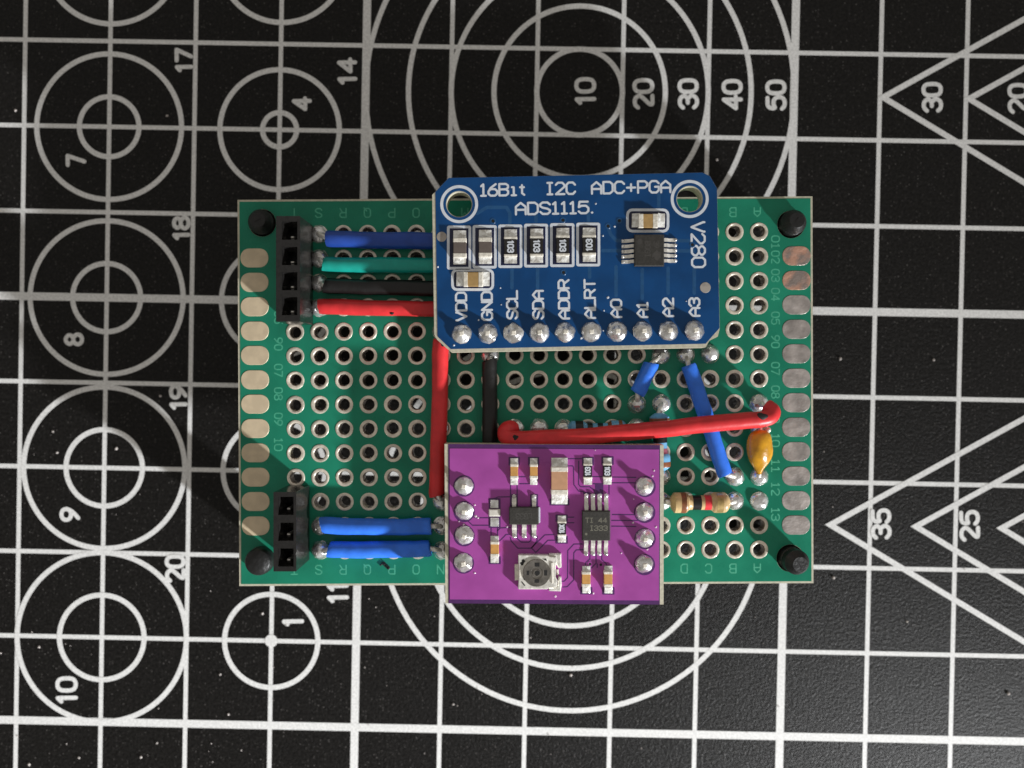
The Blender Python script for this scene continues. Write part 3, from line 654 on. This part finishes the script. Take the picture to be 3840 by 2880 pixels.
# ================================================================== purple amplifier module
ZP = 14.25
pc_ = U(2078, 1966, ZP)
pm = thing('amplifier_module', 'purple amplifier module with a trimmer and two small chips, soldered to the green board', 'circuit board', (pc_.x, pc_.y, ZG + .1))
lam = [(1667, 1665), (2489, 1669), (2488.5, 2267), (1670, 2262.5)]
b = MB(); b.prism([U(u, v, ZP)[:2] for u, v in lam], ZP - 1.6, ZP); b.build('laminate', M['fr4'], pm)
msk = [(1681, 1665.2), (2475, 1669.2), (2474, 2266.8), (1682, 2262.3)]
b = MB(); b.prism([U(u, v, ZP)[:2] for u, v in msk], ZP + .002, ZP + .03); b.build('bare_mask', M['purple_dark'], pm, smooth=0)
cop = [(1686, 1681), (2471, 1685), (2470, 2251), (1686.5, 2247)]
b = MB(); b.prism([U(u, v, ZP)[:2] for u, v in cop], ZP + .02, ZP + .055, .02); b.build('copper_pour', M['purple'], pm, smooth=0)
zA = lambda x, y: (1650 + x / 4.424, 1650 + y / 4.424)
zB = lambda x, y: (2050 + x / 4.424, 1650 + y / 4.424)
zC = lambda x, y: (1650 + x / 4.424, 1920 + y / 4.424)
zD = lambda x, y: (2050 + x / 4.424, 1920 + y / 4.424)
TR = [(zA, [(1170, 745), (1170, 930)]), (zA, [(1280, 745), (1280, 1100)]), (zA, [(810, 990), (930, 960), (960, 945), (1170, 942)]), (zA, [(550, 1275), (620, 1290), (810, 1290)]),
      (zA, [(450, 1340), (480, 1360), (540, 1415), (820, 1415), (848, 1440), (848, 1590)]), (zA, [(955, 1440), (955, 1590)]), (zA, [(960, 1500), (1000, 1460), (1170, 1450)]), (zA, [(1310, 610), (1410, 610)]), (zA, [(1320, 725), (1480, 725)]),
      (zC, [(990, 480), (1095, 375), (1160, 368)]), (zC, [(1165, 420), (1180, 480), (1290, 600), (1510, 600), (1740, 380), (1890, 375)]),
      (zC, [(1280, 230), (1280, 440), (1350, 500), (1475, 500), (1510, 470), (1510, 230)]), (zC, [(1610, 400), (1610, 480), (1520, 600), (1590, 670), (1790, 470), (1940, 468)]),
      (zD, [(590, 530), (450, 533), (350, 640), (347, 1090), (290, 1150), (250, 1150)]), (zD, [(610, 625), (490, 630), (450, 680), (447, 1130), (340, 1240), (270, 1245)]),
      (zB, [(350, 310), (600, 310)]), (zB, [(350, 430), (430, 430), (445, 450), (450, 740), (530, 850), (610, 855)]), (zB, [(530, 350), (530, 735), (560, 775), (710, 775), (790, 830), (805, 900)]),
      (zB, [(760, 608), (930, 608)]), (zB, [(1090, 615), (1480, 620)]), (zB, [(1090, 710), (1460, 710)]), (zB, [(1090, 1237), (1480, 1240)]), (zB, [(1080, 1335), (1520, 1335)]), (zB, [(1080, 1430), (1480, 1435)]),
      (zB, [(330, 1280), (450, 1280)]), (zB, [(330, 1372), (450, 1372)]), (zB, [(1035, 740), (1035, 900)]), (zB, [(770, 725), (940, 725)]),
      (zD, [(718, 700), (718, 780), (650, 840), (640, 900)]), (zD, [(820, 700), (820, 850), (740, 930)]), (zD, [(838, 860), (838, 920)]), (zD, [(915, 700), (915, 790), (990, 860), (990, 900)])]
for fn, P in TR:
    b = MB(); b.sheet(line_px([fn(*p) for p in P], 4.2, ZP + .06), ZP + .062); b.build('trace_gap', M['purple_dark'], pm, smooth=0)
b = MB(); b.prism([U(*zB(*p), ZP)[:2] for p in ((800, 735), (940, 735), (940, 900), (810, 900))], ZP + .056, ZP + .066); b.prism([U(*zB(*p), ZP)[:2] for p in ((600, 860), (700, 860), (760, 900), (610, 905))], ZP + .056, ZP + .066)
b.build('copper_free_patch', M['purple_dark'], pm, smooth=0)
def pad_gap(u0, v0, u1, v1):
    b = MB(); b.sheet([rrect_px(u0 - 5, v0 - 5, u1 + 5, v1 + 5, ZP, 2, 2)], ZP + .068); b.build('pad_clearance', M['purple_dark'], pm, smooth=0)
for r in ((1912, 1718, 1944, 1740), (1985, 1718, 2017, 1740), (2187, 1718, 2222, 1740), (2260, 1716, 2296, 1738), (2066, 1874, 2130, 1890), (2088, 1934, 2124, 1952), (2088, 2014, 2124, 2033), (1838, 1873, 1872, 1974), (2181, 2206, 2216, 2223), (2263, 2206, 2299, 2224), (1838, 2090, 1873, 2110), (1917, 1858, 1937, 1905), (1993, 1858, 2013, 1905)): pad_gap(*r)
ZQ = ZP + .07
chip(pm, ZQ, 1912, 1718, 1944.5, 1818, 'v', 22, 12, 'orange', .48, 'chip_capacitor')
chip(pm, ZQ, 1985.5, 1718, 2017.5, 1817.5, 'v', 22, 12, 'orange', .48, 'chip_capacitor')
chip(pm, ZQ, 2065.5, 1716.5, 2130.5, 1890, 'v', 35, 19, 'brown', .8, 'chip_capacitor')['label'] = 'large brown chip capacitor'
chip(pm, ZQ, 2186.5, 1717.5, 2222, 1817.5, 'v', 21, 9, 'resblack', .36, 'chip_resistor', '103', 90)
chip(pm, ZQ, 2260, 1716.5, 2295.5, 1816.5, 'v', 21, 9, 'resblack', .36, 'chip_resistor', '103', -90)
chip(pm, ZQ, 2089, 1933.5, 2124.5, 2033, 'v', 21, 9, 'resblack', .36, 'chip_resistor', '10X', 90)
chip(pm, ZQ, 1837.5, 2009, 1872.5, 2110, 'v', 22, 12, 'orange', .5, 'chip_capacitor')
chip(pm, ZQ, 2181, 2122, 2216, 2223, 'v', 22, 12, 'orange', .5, 'chip_capacitor')
chip(pm, ZQ, 2263.5, 2121, 2298.5, 2224, 'v', 22, 12, 'orange', .5, 'chip_capacitor')
b = MB(); b.prism(rrect_px(1839, 1874, 1869.5, 1905, ZQ, 2), ZQ, ZQ + .08, .03); b.prism(rrect_px(1839, 1942, 1871, 1974, ZQ, 2), ZQ, ZQ + .08, .03); jb = b.build('jumper_pad', M['solder'], pm)
b = MB(); b.prism(rrect_px(1833, 1908.5, 1876.5, 1935, ZQ, 3), ZQ, ZQ + .28, .08); b.build('solder_bridge', M['white'], jb)
o = ic(pm, ZQ, (1909, 1902, 2020.5, 1968), [(1928, 1906, 1928, 1857, 8), (2003, 1906, 2003, 1858, 8)] + [(u, 1964, u, 2014, 8.5) for u in (1929, 1966, 2003)], 0.75, 'five-legged regulator chip')
marking(o, 'LG33', 1964, 1936, 25, 62, 180, 4, ZQ + 0.755, 'mark_dim')
b = MB(); b.prism(rrect_px(2019, 1903, 2026, 1962, ZQ + .2, 3), ZQ, ZQ + .05, .01); b.build('legend_bar', M['silk'], pm)
o = ic(pm, ZQ, (2183, 1916, 2289, 2028), [(u, 1920, u, 1854, 7.4) for u in (2199, 2224, 2249, 2274)] + [(u, 2024, u, 2081, 7.4) for u in (2198, 2224, 2248, 2273)], .70, 'eight-legged amplifier chip')
zc = ZQ + .705
marking(o, 'TI', 2210, 1951, 20, 31, 0, 3.6, zc); marking(o, '44', 2260, 1951, 20, 34, 0, 3.6, zc); marking(o, 'I333', 2245, 1980.5, 21, 68, 0, 3.6, zc)
b = MB(); b.sheet([[U(2198 + 5 * math.cos(a * .5236), 2003 + 5 * math.sin(a * .5236), zc)[:2] for a in range(12)]], zc); b.build('pin_one_dot', M['mark'], o, smooth=0)
# trimmer
E_ = lambda x, y: (1900 + x / 9.217, 2050 + y / 9.217)
def zpoly(pts, z): return [U(*E_(*p), z)[:2] for p in pts]
zt = ZQ + .6
b = MB(); b.prism(zpoly([(400, 300), (430, 285), (1420, 295), (1500, 350), (1700, 355), (1750, 450), (1700, 620), (1690, 1060), (1760, 1180), (1730, 1400), (1440, 1440), (1400, 1475), (410, 1475), (390, 1440), (410, 1130), (410, 640), (400, 520)], zt), ZQ, zt, .06); tm = b.build('trimmer_base', M['frame'], pm)
b = MB(); b.prism(zpoly([(275, 630), (420, 610), (430, 1160), (280, 1175)], zt - .3), ZQ, zt - .3, .05); b.prism(zpoly([(430, 790), (500, 790), (505, 1050), (440, 1060)], zt), zt - .1, zt + .03, .02); b.build('trimmer_terminal', M['endcap'], tm)
b = MB(); b.prism(zpoly([(1460, 250), (1890, 245), (1895, 560), (1905, 720), (1800, 760), (1700, 600), (1650, 360), (1480, 340)], ZQ + .4), ZQ, ZQ + .4, .12); b.build('trimmer_terminal', M['lead'], tm)
b = MB(); b.prism(zpoly([(1450, 1430), (1740, 1400), (1780, 1200), (1800, 1050), (1890, 1050), (1905, 1340), (1870, 1555), (1470, 1545)], ZQ + .4), ZQ, ZQ + .4, .12); b.build('trimmer_terminal', M['lead'], tm)
b = MB(); b.prism(zpoly([(1525, 560), (1605, 550), (1610, 1270), (1550, 1275)], zt + .1), zt - .05, zt + .1, .04); b.prism(zpoly([(1720, 790), (1800, 790), (1805, 980), (1720, 980)], ZQ + .1), ZQ, ZQ + .1, .03); b.build('wiper_strip', M['white'], tm)
rc_ = U(*E_(1040, 905), zt); b = MB(); b.lathe((rc_.x, rc_.y, zt - .05), [(1.36, 0), (1.36, .12), (1.30, .20), (.62, .20), (.56, .13), (.40, .13), (.36, .2), (.24, .2), (.22, .06), (.05, .06)], 36); rt = b.build('trimmer_rotor', M['rotor'], tm, smooth=40)
zr = zt + .153
b = MB()
for pl_ in ([(965, 550), (1135, 550), (1135, 690), (970, 690)], [(1290, 810), (1405, 815), (1400, 1000), (1295, 1000)], [(965, 1130), (1130, 1130), (1110, 1250), (960, 1250)], [(690, 830), (780, 830), (775, 985), (690, 985)]): b.prism(zpoly(pl_, zr), zr - .05, zr + .004)
b.sheet([zpoly([(1065 + 85 * math.cos(a * .5236), 905 + 85 * math.sin(a * .5236)) for a in range(12)], zr)], zr + .01); b.build('drive_slot', M['dark'], rt, smooth=0)
b = MB(); b.prism(zpoly([(450, 560), (520, 520), (520, 460), (580, 425), (650, 500), (590, 580), (570, 640), (510, 650)], zt), zt - .02, zt + .005); b.prism(zpoly([(1220, 415), (1365, 410), (1400, 510)], zt), zt - .02, zt + .005); b.prism(zpoly([(490, 1210), (530, 1200), (650, 1340), (615, 1365)], zt), zt - .02, zt + .005)
b.prism(zpoly([(555, 1010), (580, 1000), (630, 1150), (590, 1150)], zt), zt - .02, zt + .005); b.build('base_notch', M['dark'], tm, smooth=0)
for u, v in ((2212, 2114), (2253, 2117)):
    p = U(u, v, ZP); b = MB(); b.lathe((p.x, p.y, ZP + .058), [(.24, 0), (.22, .02), (.15, .02), (.12, 0.004)], 14); vo = b.build('via', M['purple'], pm)
    b = MB(); b.sheet([circ(p, .13, 12)], ZP + .08); b.build('via_hole', M['dark'], vo, smooth=0)
rows = []
for us in ((1740, 1740.4, 1740.4, 1738), (2418.4, 2417.3, 2418.4, 2416)):
    row = []
    for u, v in zip(us, (1822, 1918, 2008.5, 2111) if us[0] < 2000 else (1824, 1921, 2019.5, 2116.7)):
        p = U(u, v, ZP)
        b = MB(); b.sheet([circ(p, 1.06, 22)], ZP + .06); b.build('pad_clearance', M['purple_dark'], pm, smooth=0)
        pin_joint(pm, u, v, ZP + .03, .92, 0.55 if us[0] < 2000 else .80); row.append(U(u, v, ZP))
    rows.append(row)
header_strip(pm, rows, ZG, ZP - 1.6)
b = MB()
for u, v in ((2232, 1688), (2452, 1765), (2447, 1785), (2330, 2074), (2083, 2236), (1781, 1893), (1784, 1936), (1793, 1941), (1722, 1955), (1739, 1968), (2428, 2060), (1780, 2148), (2376, 1871), (2460, 1976), (1902, 1975), (2225, 2224), (2373, 1960)):
    p = U(u, v, ZP); b.lathe((p.x, p.y, ZP + .055), [(random.uniform(.06, .13), 0), (.05, .05)], 6, .3)
b.build('flux_fleck', M['lint'], pm)

# ================================================================== blue converter module
ZB = 14.6
pc_ = U(2160, 980, ZB)
bm_ = thing('converter_module', 'blue analogue converter module with white lettering and two mounting holes, soldered to the green board', 'circuit board', (pc_.x, pc_.y, ZG + .1))
lam = [(1620.5, 731), (1634, 717.5), (1682.5, 667.3), (2634.5, 647), (2662, 660), (2688.8, 706), (2699, 1230), (2692, 1262), (2660, 1278), (2646, 1303), (1692, 1321), (1640, 1275), (1628.5, 1255)]
msk = [(1632.8, 720), (1682.7, 667.8), (2634.3, 647.6), (2661.5, 660.5), (2688.2, 706.5), (2698, 1230), (2645.8, 1289), (1690, 1309), (1640.7, 1262)]
hl = [U(1722, 765.8, ZB), U(2586, 746.6, ZB)]
b = MB(); b.sheet(None, ZB - 1.6, ZB, [[U(u, v, ZB)[:2] for u, v in lam]] + [circ(h, 1.24, 40) for h in hl]); b.build('laminate', M['fr4'], bm_, smooth=0)
b = MB(); b.sheet(None, ZB + .002, ZB + .035, [[U(u, v, ZB)[:2] for u, v in msk]] + [circ(h, 1.30, 40) for h in hl]); b.build('solder_mask', M['blue'], bm_, smooth=0)
for h in hl:
    b = MB(); n = 48; vs = []
    for k in range(n):
        a = 2 * math.pi * k / n; vs += [(h.x + 1.57 * math.cos(a), h.y + 1.57 * math.sin(a), ZB + .045), (h.x + 1.86 * math.cos(a), h.y + 1.86 * math.sin(a), ZB + .045)]
    b.add(vs, [(2 * k, 2 * k + 1, (2 * k + 3) % (2 * n), (2 * k + 2) % (2 * n)) for k in range(n)]); b.build('legend_ring', M['silk'], bm_, smooth=0)
ZK = ZB + .045
for txt, u, v, h, ln, a, w in (('16Bit', 1888, 711.3, 51, 180, 1.09, 8), ('I2C', 2102, 706.5, 51, 117, 1.09, 8), ('ADC+PGA', 2366.5, 702, 51, 302, 1.09, 8), ('ADS1115.', 2079.5, 780, 51, 298, 1.09, 8), ('V280', 2618.5, 917.5, 57, 176, -89, 8)):
    b = MB(); b.sheet(text_polys(txt, u, v, h, ln, a, w, ZK, rnd=False, one='|1', gap=1.0), ZK); b.build('lettering', M['silk'], bm_, smooth=0)
for txt, u, v, ln in (('VDD', 1729.5, 1149.5, 112), ('GND', 1826, 1147.5, 112), ('SCL', 1920.4, 1143, 111), ('SDA', 2018, 1143, 112), ('ADDR', 2114.5, 1122.5, 152), ('ALRT', 2212, 1121, 151), ('A0', 2310.8, 1156.5, 73), ('A1', 2409, 1162, 62), ('A2', 2505.5, 1152.5, 74), ('A3', 2604, 1151.5, 74)):
    b = MB(); b.sheet(text_polys(txt, u, v, 46, ln, 91, 8, ZK, one='|1', gap=1.0), ZK); b.build('lettering', M['silk'], bm_, smooth=0)
def box_frame(u0, v0, u1, v1, r=5, w=10):
    P = []
    for cu, cv, a0 in ((u1 - r, v1 - r, 0), (u0 + r, v1 - r, 90), (u0 + r, v0 + r, 180), (u1 - r, v0 + r, 270)):
        for k in range(4): a = math.radians(a0 + 30 * k); P.append((cu + r * math.cos(a), cv + r * math.sin(a)))
    P.append(P[0]); b = MB(); b.sheet(line_px(P, w, ZK), ZK + .004); b.build('legend_frame', M['silk'], bm_, smooth=0)
for r in ((1681, 851, 1762, 1006), (1777, 849, 1858, 1002), (1873, 847, 1954, 1000), (1970, 844, 2050.5, 998), (2067.5, 842, 2149.5, 996.5), (2166, 840, 2246, 994)): box_frame(*r, r=3)
box_frame(1697, 1013, 1848, 1086, 16); box_frame(2353, 787, 2505, 867, 18)
def bare(u0, v0, u1, v1):                          # dark bare board inside the frames
    b = MB(); b.sheet([rrect_px(u0, v0, u1, v1, ZK, 2, 2)], ZB + .040); b.build('copper_free_patch', M['blue_bare'], bm_, smooth=0)
M['blue_bare'] = mat('dark_blue_bare_mask', (0.008, 0.011, 0.05), 0.35)
for r in ((1687, 857, 1756, 1000), (1783, 855, 1852, 996), (1879, 853, 1948, 994), (1976, 850, 2044, 992), (2073, 848, 2143, 990), (2172, 846, 2240, 988), (1703, 1019, 1842, 1080), (2359, 793, 2499, 861)): bare(*r)
for P in ([(1790, 800), (1826, 778), (1900, 778), (1912, 800), (1912, 838)], [(2010, 830), (2010, 800)], [(2206, 830), (2206, 760)], [(2280, 852), (2290, 880), (2310, 902), (2332, 903)], [(2332, 940), (2260, 940)], [(1920, 1010), (1920, 1080)], [(2016, 1005), (2016, 1080)], [(2211, 1003), (2211, 1040)],
          [(2310, 1110), (2310, 1000)], [(2408, 1120), (2408, 1010)], [(2505, 1100), (2505, 1005)], [(2603, 1100), (2603, 1000)], [(2536, 903), (2585, 903)], [(2536, 941), (2600, 941)], [(2470, 775), (2470, 730)]):
    b = MB(); b.sheet(line_px(P, 13, ZB), ZB + .038); b.build('copper_trace', M['blue_light'], bm_, smooth=0)
ZM = ZB + .045
for k, (u0, v0, u1, v1) in enumerate(((1698, 865, 1750, 992), (1794, 863, 1845.5, 990), (1889, 861, 1940.5, 988), (1986.5, 858.5, 2038.5, 986), (2084.5, 856, 2136.5, 984.5), (2183, 855, 2236, 982))):
    if k < 2: chip(bm_, ZM, u0, v0, u1, v1, 'v', 26, 18, 'grey', .55, 'chip_capacitor', inset_px=2)
    else: chip(bm_, ZM, u0, v0, u1, v1, 'v', 25, 11, 'resblack', .36, 'chip_resistor', '103', 90 if k == 5 else -90, 1.2, inset_px=2)
chip(bm_, ZM, 1712, 1018.5, 1836, 1075, 'u', 25, 18, 'tan', .55, 'chip_capacitor')
chip(bm_, ZM, 2369, 800, 2492.5, 855, 'u', 25, 20, 'tan', .55, 'chip_capacitor')
lv = (901.4, 921.6, 941, 960, 979.5)
o = ic(bm_, ZM, (2379, 879, 2491, 998), [(2384, v, 2332, v + 2, 6.2) for v in lv] + [(2487, v - 2, 2537, v - 2, 6.2) for v in lv], 0.7, 'ten-legged converter chip')
zc = ZM + .705
marking(o, 'BOGI', 2428.5, 934, 23, 62, -90, 4, zc, 'mark_dim'); marking(o, '39', 2461, 917, 22, 26, -90, 4, zc, 'mark_dim')
b = MB(); b.sheet([[U(2399 + 10 * math.cos(a * .5236), 906 + 11 * math.sin(a * .5236), zc)[:2] for a in range(12)]], zc); b.build('pin_one_dot', M['mark_dim'], o, smooth=0)
Z3 = lambda x, y: (2320 + x / 9.217, 860 + y / 9.217)
b = MB(); b.sheet([[U(*Z3(*p), zc)[:2] for p in ((1320, 705), (1380, 770), (1460, 770), (1470, 850), (1430, 900), (1470, 950), (1400, 1010), (1350, 1085), (1260, 1040), (1235, 980), (1150, 950), (1160, 870), (1240, 780))]], zc); b.build('logo_mark', M['mark_dim'], o, smooth=0)
for u, v, r in ((1656.5, 888, 19), (2644.7, 1078.5, 20)):
    p = U(u, v, ZB); b = MB(); b.prism(circ(p, r / ppm(ZB), 24), ZB + .03, ZB + .055, .015); b.build('fiducial_pad', M['fid'], bm_)
for u, v in ((1848.6, 829), (2110.8, 825.7), (2280, 848), (2322, 828), (2113, 1022), (2596, 918)):
    p = U(u, v, ZB); b = MB(); b.lathe((p.x, p.y, ZB + .036), [(.30, 0), (.27, .025), (.18, .025), (.14, 0.005)], 16); vo = b.build('via', M['blue_light'], bm_)
    b = MB(); b.sheet([circ(p, .15, 12)], ZB + .064); b.build('via_hole', M['dark'], vo, smooth=0)
row = []
for k in range(10):
    u, v = 1731.5 + (2606.3 - 1731.5) * k / 9, 1251.5 + (1238.5 - 1251.5) * k / 9
    pin_joint(bm_, u, v, ZB + .03, 0.98, .6 if k in (0, 2, 5) else .85); row.append(U(u, v, ZB))
header_strip(bm_, [row], ZG, ZB - 1.6)
b = MB()
for u, v in ((1877, 1080), (1880, 1143), (1795, 1201), (2265, 1165), (2262, 1240), (1702, 1294), (2234, 764), (2305, 850), (2261, 885), (1642, 1001), (2280, 1116), (2573, 1130), (2180, 1268)):
    p = U(u, v, ZB); b.lathe((p.x, p.y, ZB + .036), [(random.uniform(.06, .12), 0), (.05, .04)], 6, .3)
b.build('flux_fleck', M['silk'], bm_)

p0 = U(1440, 2112, ZG); t = thing('fibre_scrap', 'tiny black scrap of curled fibre on the green board below the two bright blue wires', 'debris', (p0.x, p0.y, ZG + .05))
b = MB(); b.tube(catmull([U(u, v, ZG + .11) for u, v in ((1425, 2121), (1436, 2113), (1443, 2122), (1455, 2133), (1459, 2127), (1448, 2116), (1438, 2106))], 5), .075, 8, .15); b.build('curled_strand', M['dark'], t)
b = MB(); b.tube([U(u, v, ZG + .11) for u, v in ((1431, 2108), (1437, 2116), (1446, 2115))], .06, 8, .15); b.build('side_strand', M['dark'], t)
# ================================================================== dust on the mat
b = MB()
fixed = [(60, 415), (628, 435), (200, 1618), (438, 1682), (216, 1697), (148, 2425), (5, 2448), (827, 2528), (858, 2677), (590, 2785), (297, 2840), (906, 2813), (110, 2865), (530, 2838), (985, 2300), (603, 1485), (1990, 2390), (1700, 2640), (3150, 1345), (3500, 1350), (2687, 600), (2140, 2530), (3125, 2165), (3780, 2600), (3400, 2330)]
for u, v in fixed + [(random.uniform(0, 3840), 1500 + 1380 * random.random() ** .6) for _ in range(60)]:
    big = (u, v) in fixed
    p = U(u, v, 0); r = random.uniform(.10, .2) if big else random.uniform(.035, .085)
    b.lathe((p.x, p.y, 0.07), [(r, 0), (r * .8, r * .5), (r * .3, r * .8)], 6, .35)
o = b.build('dust_crumbs', M['dust']); o['kind'] = 'stuff'; o['label'] = 'tiny pale crumbs of dust scattered over the black mat'; o['category'] = 'dust'
